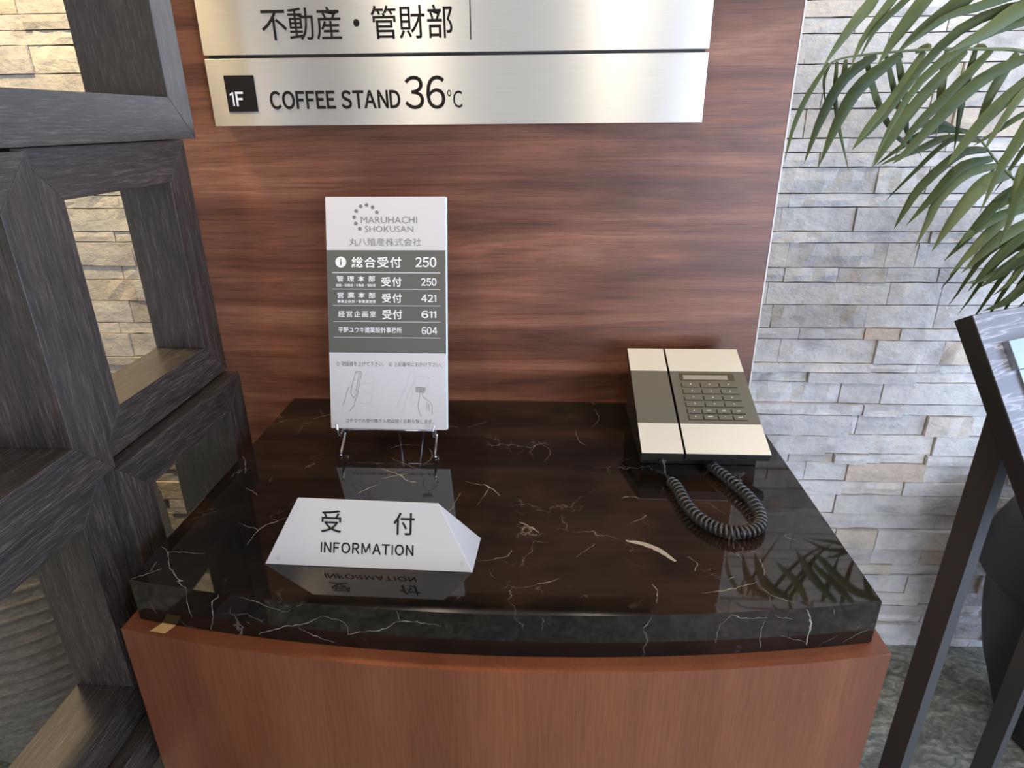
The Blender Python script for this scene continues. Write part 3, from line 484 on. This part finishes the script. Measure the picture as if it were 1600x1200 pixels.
# ------------------------------------------------------------------ information tent plate
t = thing('information_plate', 'frosted white folded acrylic plate lettered INFORMATION on the marble', 'sign', (-0.21, 0.64, 1.0))
A_, B_ = Vector((-0.3385, 0.618, 1.0005)), Vector((-0.0825, 0.6125, 1.0005)); Cc, Dd = Vector((-0.300, 0.652, 1.0745)), Vector((-0.1255, 0.6478, 1.0735)); Eb = Vector((-0.0790, 0.680, 1.0005)); Fb = Vector((-0.3385, 0.686, 1.0005))
def sheet(P, th, m, parent, name, bev=0.0006, label=None):
    P = [Vector(p) for p in P]; n = (P[1] - P[0]).cross(P[2] - P[0]).normalized(); bm = B(); prism(bm, P, -n * th, bev); return obj(name, bm, m, parent, label=label)
fr = sheet([A_, B_, Dd, Cc], 0.0024, M_FROST, t, 'front_face'); dn = Vector((0, 0.0012, -0.0032)); sheet([Fb, Cc + dn, Dd + dn, Eb], 0.0024, M_FROST, t, 'rear_face'); sheet([B_, Eb, Dd], 0.0022, M_FROST, t, 'end_face')
Ui = (B_ - A_).normalized(); Ni = (B_ - A_).cross(Dd - A_).normalized(); Vi = Ni.cross(Ui); FI = (A_, Ui, Vi)
def ipx(px, py):
    d = fw + rt * ((px - 800) / 993.1) - up * ((py - 600) / 993.1); o = Vector((0, 0, 1.5)); s = (A_ - o).dot(Ni) / d.dot(Ni); q = o + d * s - A_
    return q.dot(Ui), q.dot(Vi)
def itext(s, pa, pb, pc, pd, **k):
    """pa..pd: left-bottom, right-bottom, left-top, right-top seen points of the string on the plate"""
    a, b, c, d = [ipx(*p) for p in (pa, pb, pc, pd)]
    text(s, (a[0] + c[0]) / 2, (b[0] + d[0]) / 2, (a[1] + b[1]) / 2, (c[1] + d[1]) / 2, FI, M_INK, fr, **k)
itext('受', (502, 832), (534, 832), (502, 797), (534, 797), bold=0.006)
itext('付', (615, 836), (648, 836), (615, 801), (648, 801), bold=0.006)
qa, qb, qc = ipx(501, 863), ipx(646, 867), ipx(501, 846)
latin('INFORMATION', qa[0], qb[0], qa[1], qc[1], FI, M_INK, fr, 0.018, 0.15)
for x, y in ((0.016, 0.008), (0.243, 0.010)): disc(FI, x, y, 0.0028, 0.0002, M_STUD, fr, 'stud', 16)

# ------------------------------------------------------------------ desk telephone
PO = Vector((0.147, 0.845, 1.040)); EY = (Vector((0.147, 1.0735, 1.1245)) - PO).normalized(); EX = Vector((1, 0, 0)); EN = EX.cross(EY); PL_ = 0.2433
MP = Matrix(((EX.x, EY.x, EN.x, PO.x), (EX.y, EY.y, EN.y, PO.y), (EX.z, EY.z, EN.z, PO.z), (0, 0, 0, 1)))
t = thing('desk_telephone', 'grey-brown and champagne corded desk telephone on the marble worktop', 'telephone', (0.24, 0.95, 1.0))
bm = B(); bx(bm, 0.0655, 0.1900, 0.0, PL_, -0.014, -0.0008, 0.001, MP); base = obj('base_unit', bm, M_PHONED, t, label='dark telephone base')
bm = B(); bx(bm, 0.0, 0.0622, 0.0, PL_, -0.018, -0.0008, 0.001, MP); hs = obj('handset', bm, M_PHONED, t, label='flat handset at the left of the telephone')
def P_(parent, name, x0, x1, y0, y1, m, z0=-0.0006, z1=0.0006, label=None, bev=0.0003):
    bm = B(); bx(bm, x0, x1, y0, y1, z0, z1, bev, MP); return obj(name, bm, m, parent, label=label)
for par, x0, x1 in ((hs, 0.0, 0.0622), (base, 0.0655, 0.19)):
    P_(par, 'metal_plate', x0, x1, 0.0, 0.0615, M_PLATE, label='champagne metal lower plate'); P_(par, 'metal_plate', x0, x1, 0.1850, PL_, M_PLATE, label='champagne metal upper plate')
P_(hs, 'face_panel', 0.0003, 0.0619, 0.0618, 0.1847, M_PHONE, z1=0.0002, label='plain grey-brown handset face')
# key panel: built as a face with recessed display
P_(base, 'face_panel', 0.0658, 0.1897, 0.0618, 0.1847, M_PHONE, z1=0.0002, label='grey-brown keypad face')
bm = B()
for a, b, c, d in ((0.0805, 0.1705, 0.1745, 0.1785), (0.0805, 0.1705, 0.1615, 0.1630), (0.0805, 0.0860, 0.1630, 0.1745), (0.1600, 0.1705, 0.1630, 0.1745)): bx(bm, a, b, c, d, 0.0002, 0.0010, 0.0002, MP)
obj('display_bezel', bm, mat('bezel_brown', (0.06, 0.048, 0.022), 0.3), t)
P_(t, 'display', 0.0858, 0.1602, 0.1628, 0.1747, M_LCD, 0.0002, 0.0006, 'grey liquid crystal display')
KF = (PO + EN * 0.0021, EX, EY)
rows = [(0.1455, 3), (0.1295, 3), (0.1145, 3), (0.0995, 3), (0.0840, 4), (0.0705, 4)]
glyph = ['1', '2', '3', '4', '5', '6', '7', '8', '9', 'm', '0', '□', '▲', 'm1', 'm2', 'm3', '◀', 'mem', 'R', 'set']
gi = 0
M_KEYSHADE = mat('key_shadow_gap', (0.008, 0.007, 0.005), 0.6)
for yb, n in rows:
    x0, x1 = 0.0812, 0.1712
    step = (x1 - x0 + 0.0025) / n; kw = step - 0.0025
    for i in range(n):
        xa = x0 + i * step
        P_(t, 'key_shadow', xa - 0.0011, xa + kw, yb - 0.0010, yb + 0.0088, M_KEYSHADE, 0.0001, 0.00035, bev=0)  # near-black plate paints the shadow left of and below the key
        k = P_(t, 'key', xa, xa + kw, yb, yb + 0.0095, M_PHONE, 0.0002, 0.0018, bev=0.0004)
        g_ = glyph[gi]; gi += 1; gw = 0.0018 if len(g_) == 1 else 0.0052 if n == 3 or len(g_) < 3 else 0.0070
        text(g_, xa + kw / 2 - gw / 2, xa + kw / 2 + gw / 2, yb + 0.0040, yb + 0.0068, (PO + EN * 0.0018, EX, EY), M_WHITEINK, k, 0.02, off=0.0002, res=2)
text('REMOTE', 0.150, 0.170, 0.0060, 0.0076, (PO + EN * 0.0006, EX, EY), M_PALEINK, base, 0, off=0.0002) if False else None
# wedge stand under the base
bm = B()
def wp(a, b, c=0.0): return MP @ Vector((a, b, c))
s0 = wp(0.006, 0.030, -0.019); s1 = wp(0.006, 0.236, -0.019)
prism(bm, [s0, s1, Vector((s1.x, s1.y + 0.012, 1.0005)), Vector((s0.x, s0.y + 0.004, 1.0005))], (0.178, 0, 0), 0.0015)
obj('wedge_stand', bm, M_PHONED, t, label='dark wedge raising the back of the telephone')
# coiled cord
path = [(0.1815, 0.842, 1.020), (0.1825, 0.838, 1.010), (0.1850, 0.822, 1.0105), (0.193, 0.795, 1.0105), (0.196, 0.761, 1.0105), (0.204, 0.730, 1.0105), (0.218, 0.707, 1.0105), (0.236, 0.694, 1.0105), (0.259, 0.693, 1.0105), (0.280, 0.706, 1.0105), (0.290, 0.733, 1.0105), (0.289, 0.768, 1.0105), (0.281, 0.798, 1.0105), (0.270, 0.829, 1.0105), (0.259, 0.855, 1.0105), (0.256, 0.872, 1.0105)]
n = 900; CP = spline(path, n); turns = 47; pts = []; uvec = Vector((0, 0, 1)); s_start, s_end = 0.14, 0.985
for i in range(n + 1):
    q = i / n; T = (CP[min(i + 1, n)] - CP[max(i - 1, 0)]).normalized(); uvec = (uvec - T * uvec.dot(T)).normalized(); vv = T.cross(uvec)
    rr = 0.0072 * max(0.0, min(1, (q - s_start) / 0.02, (s_end - q) / 0.02)); a = 2 * math.pi * turns * (q - s_start) / (s_end - s_start)
    pts.append(CP[i] + rr * (math.cos(a) * uvec + math.sin(a) * vv))
bm = B(); tube(bm, [(0.178, 0.850, 1.029), (0.1785, 0.843, 1.028)] + pts, 0.0021, 7); obj('coiled_cord', bm, M_CORD, t, smooth=True, label='dark coiled cord looping onto the marble')
bm = B(); bx(bm, 0.1745, 0.1845, 0.8445, 0.856, 1.0225, 1.0285, 0.001); obj('cord_plug', bm, M_CORD, t)

# ------------------------------------------------------------------ sign stand at the right
ra = math.radians(26.5); X2 = Vector((math.cos(ra), math.sin(ra), 0)); E2 = Vector((0.24627, -0.49395, -0.83389)).normalized(); N2 = E2.cross(X2).normalized()
Q = Vector((0.66449, 0.85, 1.04518)) - E2 * 0.205     # upper left corner of the side face, underside edge
t = thing('menu_stand', 'dark framed menu board on square posts right of the counter', 'stand', (0.83, 0.93, 0))
TH = 0.028
def board(bm, a0, a1, b0, b1, d0, d1, bev): prism(bm, [Q + X2 * a + E2 * b + N2 * d0 for a, b in ((a0, b0), (a1, b0), (a1, b1), (a0, b1))], N2 * (d1 - d0), bev)
bm = B(); board(bm, 0, 0.46, 0, 0.40, 0, TH - 0.001, 0.001); bd = obj('board', bm, M_LSIDE, t, label='black-edged sloping board')
bm = B(); board(bm, 0.001, 0.459, 0.001, 0.399, TH - 0.001, TH, 0.0003)
mface = mat('grey_oak_print', rough=0.38); g = G(mface)
v0 = g.coord((1, 1, 1), rot=(0, 0, -ra)); mp = g.new('ShaderNodeMapping'); mp.inputs['Scale'].default_value = (5, 55, 55); g.ln(v0, mp.inputs[0])
a = g.noise(mp.outputs[0], 1.6, 3, 0.6, 0.5); g.ln(g.ramp(a, [(0.42, (0.11, 0.105, 0.11)), (0.52, (0.15, 0.14, 0.145)), (0.57, (0.33, 0.31, 0.32)), (0.62, (0.14, 0.13, 0.135))]), g.p.inputs['Base Color'])
obj('face_sheet', bm, mface, bd, label='grey woodgrain face')
bm = B(); board(bm, 0.042, 0.42, 0.048, 0.092, TH, TH + 0.010, 0.001); obj('silver_block', bm, M_SILVER, bd, label='raised silver strip')
bm = B(); board(bm, 0.052, 0.42, 0.093, 0.36, TH, TH + 0.004, 0.0006); obj('silver_plate', bm, M_SILVER, bd, label='silver panel below the strip')
def post(p):
    Y2 = Vector((-X2.y, X2.x, 0)); h = 0.0185; bm = B(); A = []; T_ = []
    for a, b in ((-h * 0.8, -h), (h * 0.8, -h), (h * 0.8, h), (-h * 0.8, h)):
        q = p + X2 * a + Y2 * b; z = Q.z - ((q.x - Q.x) * N2.x + (q.y - Q.y) * N2.y) / N2.z
        A.append(bm.verts.new((q.x, q.y, 0.0))); T_.append(bm.verts.new((q.x, q.y, z - 0.0005)))
    bm.faces.new(A[::-1]); bm.faces.new(T_)
    for i in range(4): bm.faces.new((A[i], A[(i + 1) % 4], T_[(i + 1) % 4], T_[i]))
    return bm
pc = Vector((0.694, 0.900, 0.0)); obj('post', post(pc), M_POST, t)
obj('post', post(pc + X2 * 0.36), M_POST, t)

# ------------------------------------------------------------------ palm in black pot
t = thing('potted_palm', 'green feathery palm in a black pot against the stone wall', 'plant', (1.36, 1.27, 0))
prof = [(0.13, 0.0), (0.16, 0.05), (0.185, 0.12), (0.215, 0.20), (0.236, 0.28), (0.250, 0.36), (0.256, 0.42), (0.266, 0.448), (0.285, 0.470), (0.297, 0.489), (0.292, 0.505), (0.282, 0.53), (0.272, 0.56), (0.258, 0.60), (0.24, 0.64), (0.225, 0.66), (0.21, 0.66), (0.205, 0.63)]
bm = B(); lathe(bm, prof, 1.36, 1.27 - 0.02, 64); bm.faces.ensure_lookup_table(); obj('pot', bm, M_POT, t, smooth=True, label='black pot with flared collar')
bm = B(); lathe(bm, [(0.15, 0.60), (0.205, 0.632), (0.1, 0.645)], 1.36, 1.25, 32); obj('soil', bm, M_SOIL, t)
M_STEM = mat('palm_stem', (0.10, 0.13, 0.045), 0.5)
crown = Vector((1.33, 1.24, 0.64))
for k, rach in enumerate(RACHIS):
    P = [Vector(p) for p in rach]
    bm = B(); pts = spline([crown + Vector((-0.02 * k, 0.02 * k, 0)), crown.lerp(P[0], 0.5) + Vector((0.06, 0, 0.10))] + P, 40)
    tube(bm, pts, [0.005 * (1 - 0.75 * i / 40) for i in range(41)], 7); fr_ = obj('frond', bm, M_STEM, t, smooth=True)
    def leaflet(pl, wd, nm='leaflet'):
        bm = B(); n = 10; LP = spline(pl, n); prev = None; side = 1
        for i, p in enumerate(LP):
            q = i / n; T = (LP[min(i + 1, n)] - LP[max(i - 1, 0)]).normalized(); view = (p - Vector((0.2, 0.2, 1.7))).normalized()
            s = T.cross(view).normalized(); nn = s.cross(T); ww = wd * 0.5 * (0.30 + 0.70 * math.sin(math.pi * min(1, q * 1.15 + 0.12)) if q < 0.35 else (1 - ((q - 0.35) / 0.65) ** 1.7)) + 0.0002
            tilt = 0.35 * math.sin(q * 2 + k)
            s2 = (s * math.cos(tilt) + nn * math.sin(tilt)).normalized(); n2 = s2.cross(T)
            cur = (bm.verts.new(p - s2 * ww + n2 * ww * 0.25), bm.verts.new(p - n2 * ww * 0.15), bm.verts.new(p + s2 * ww + n2 * ww * 0.25))
            if prev:
                bm.faces.new((prev[0], cur[0], cur[1], prev[1])); bm.faces.new((prev[1], cur[1], cur[2], prev[2]))
            prev = cur
        obj(nm, bm, M_LEAF, fr_, smooth=True)
    for pl, wd in LEAVES[k]: leaflet(pl, wd)
    # leaflets on the part of the frond between the crown and the frame edge
    for i in range(12, 26):
        if k == 0 and i > 32: break
        p = pts[i]
        if p.x < 1.02: continue
        for sgn in (-1, 1):
            d = Vector((-0.09 + rnd.uniform(-0.02, 0.02), sgn * 0.10, -0.02)); e = Vector((-0.15, sgn * 0.13, -0.16 + rnd.uniform(-0.04, 0.03)))
            leaflet([p, p + d, p + e], 0.016)
for (dx, dy, dz) in ((0.35, -0.15, 0.75), (0.15, 0.12, 1.05), (0.55, 0.05, 0.5)):
    bm = B(); pts = spline([crown, crown + Vector((dx * 0.25, dy * 0.3, dz * 0.7)), crown + Vector((dx * 0.7, dy * 0.8, dz * 1.0)), crown + Vector((dx * 1.3, dy * 1.2, dz * 0.85))], 30)
    tube(bm, pts, [0.005 * (1 - 0.7 * i / 30) for i in range(31)], 7); fr_ = obj('frond', bm, M_STEM, t, smooth=True); k = 3
    for i in range(11, 30):
        for sgn in (-1, 1):
            T = (pts[i + 1] - pts[i - 1]).normalized(); s = T.cross(Vector((0, 0, 1))).normalized() * sgn; p = pts[i]; L_ = 0.24 * (1 - 0.5 * (i - 11) / 19)
            s.y *= 0.5
            leaflet([p, p + (T * 0.5 + s * 0.7) * L_ * 0.5 + Vector((0, 0, 0.01)), p + (T * 0.6 + s * 0.8) * L_ - Vector((0, 0, 0.08))], 0.016)

# ------------------------------------------------------------------ ribbed planter behind the screen
t = thing('ribbed_planter', 'large grey clay planter with rough horizontal ribs behind the screen', 'planter', PLANTER)
prof = []
for i in range(97):
    q = i / 96; z = q * 0.72; r = 0.135 + 0.165 * math.sin(math.pi * min(1, (q * 0.62 + 0.02) ** 0.8)) ; rib = (q * 24) % 1.0
    prof.append((r + 0.012 * (1 - abs(rib * 2 - 1) ** 0.5 if rib > 0.5 else rib * 2) , z))
prof += [(prof[-1][0] - 0.03, 0.72), (prof[-1][0] - 0.035, 0.66)]
def wob(r, z, a): return r + 0.004 * noise.noise(Vector((math.cos(a) * 3, math.sin(a) * 3, z * 9))), z + 0.006 * noise.noise(Vector((math.cos(a) * 2, math.sin(a) * 2, z * 5))) if 0.01 < z < 0.7 else z
bm = B(); lathe(bm, prof, PLANTER[0], PLANTER[1], 72, wob); obj('vessel', bm, M_PLANTER, t, smooth=True)
bm = B(); lathe(bm, [(0.10, 0.655), (0.18, 0.668), (0.05, 0.675)], PLANTER[0], PLANTER[1], 32); obj('soil', bm, M_SOIL, t)
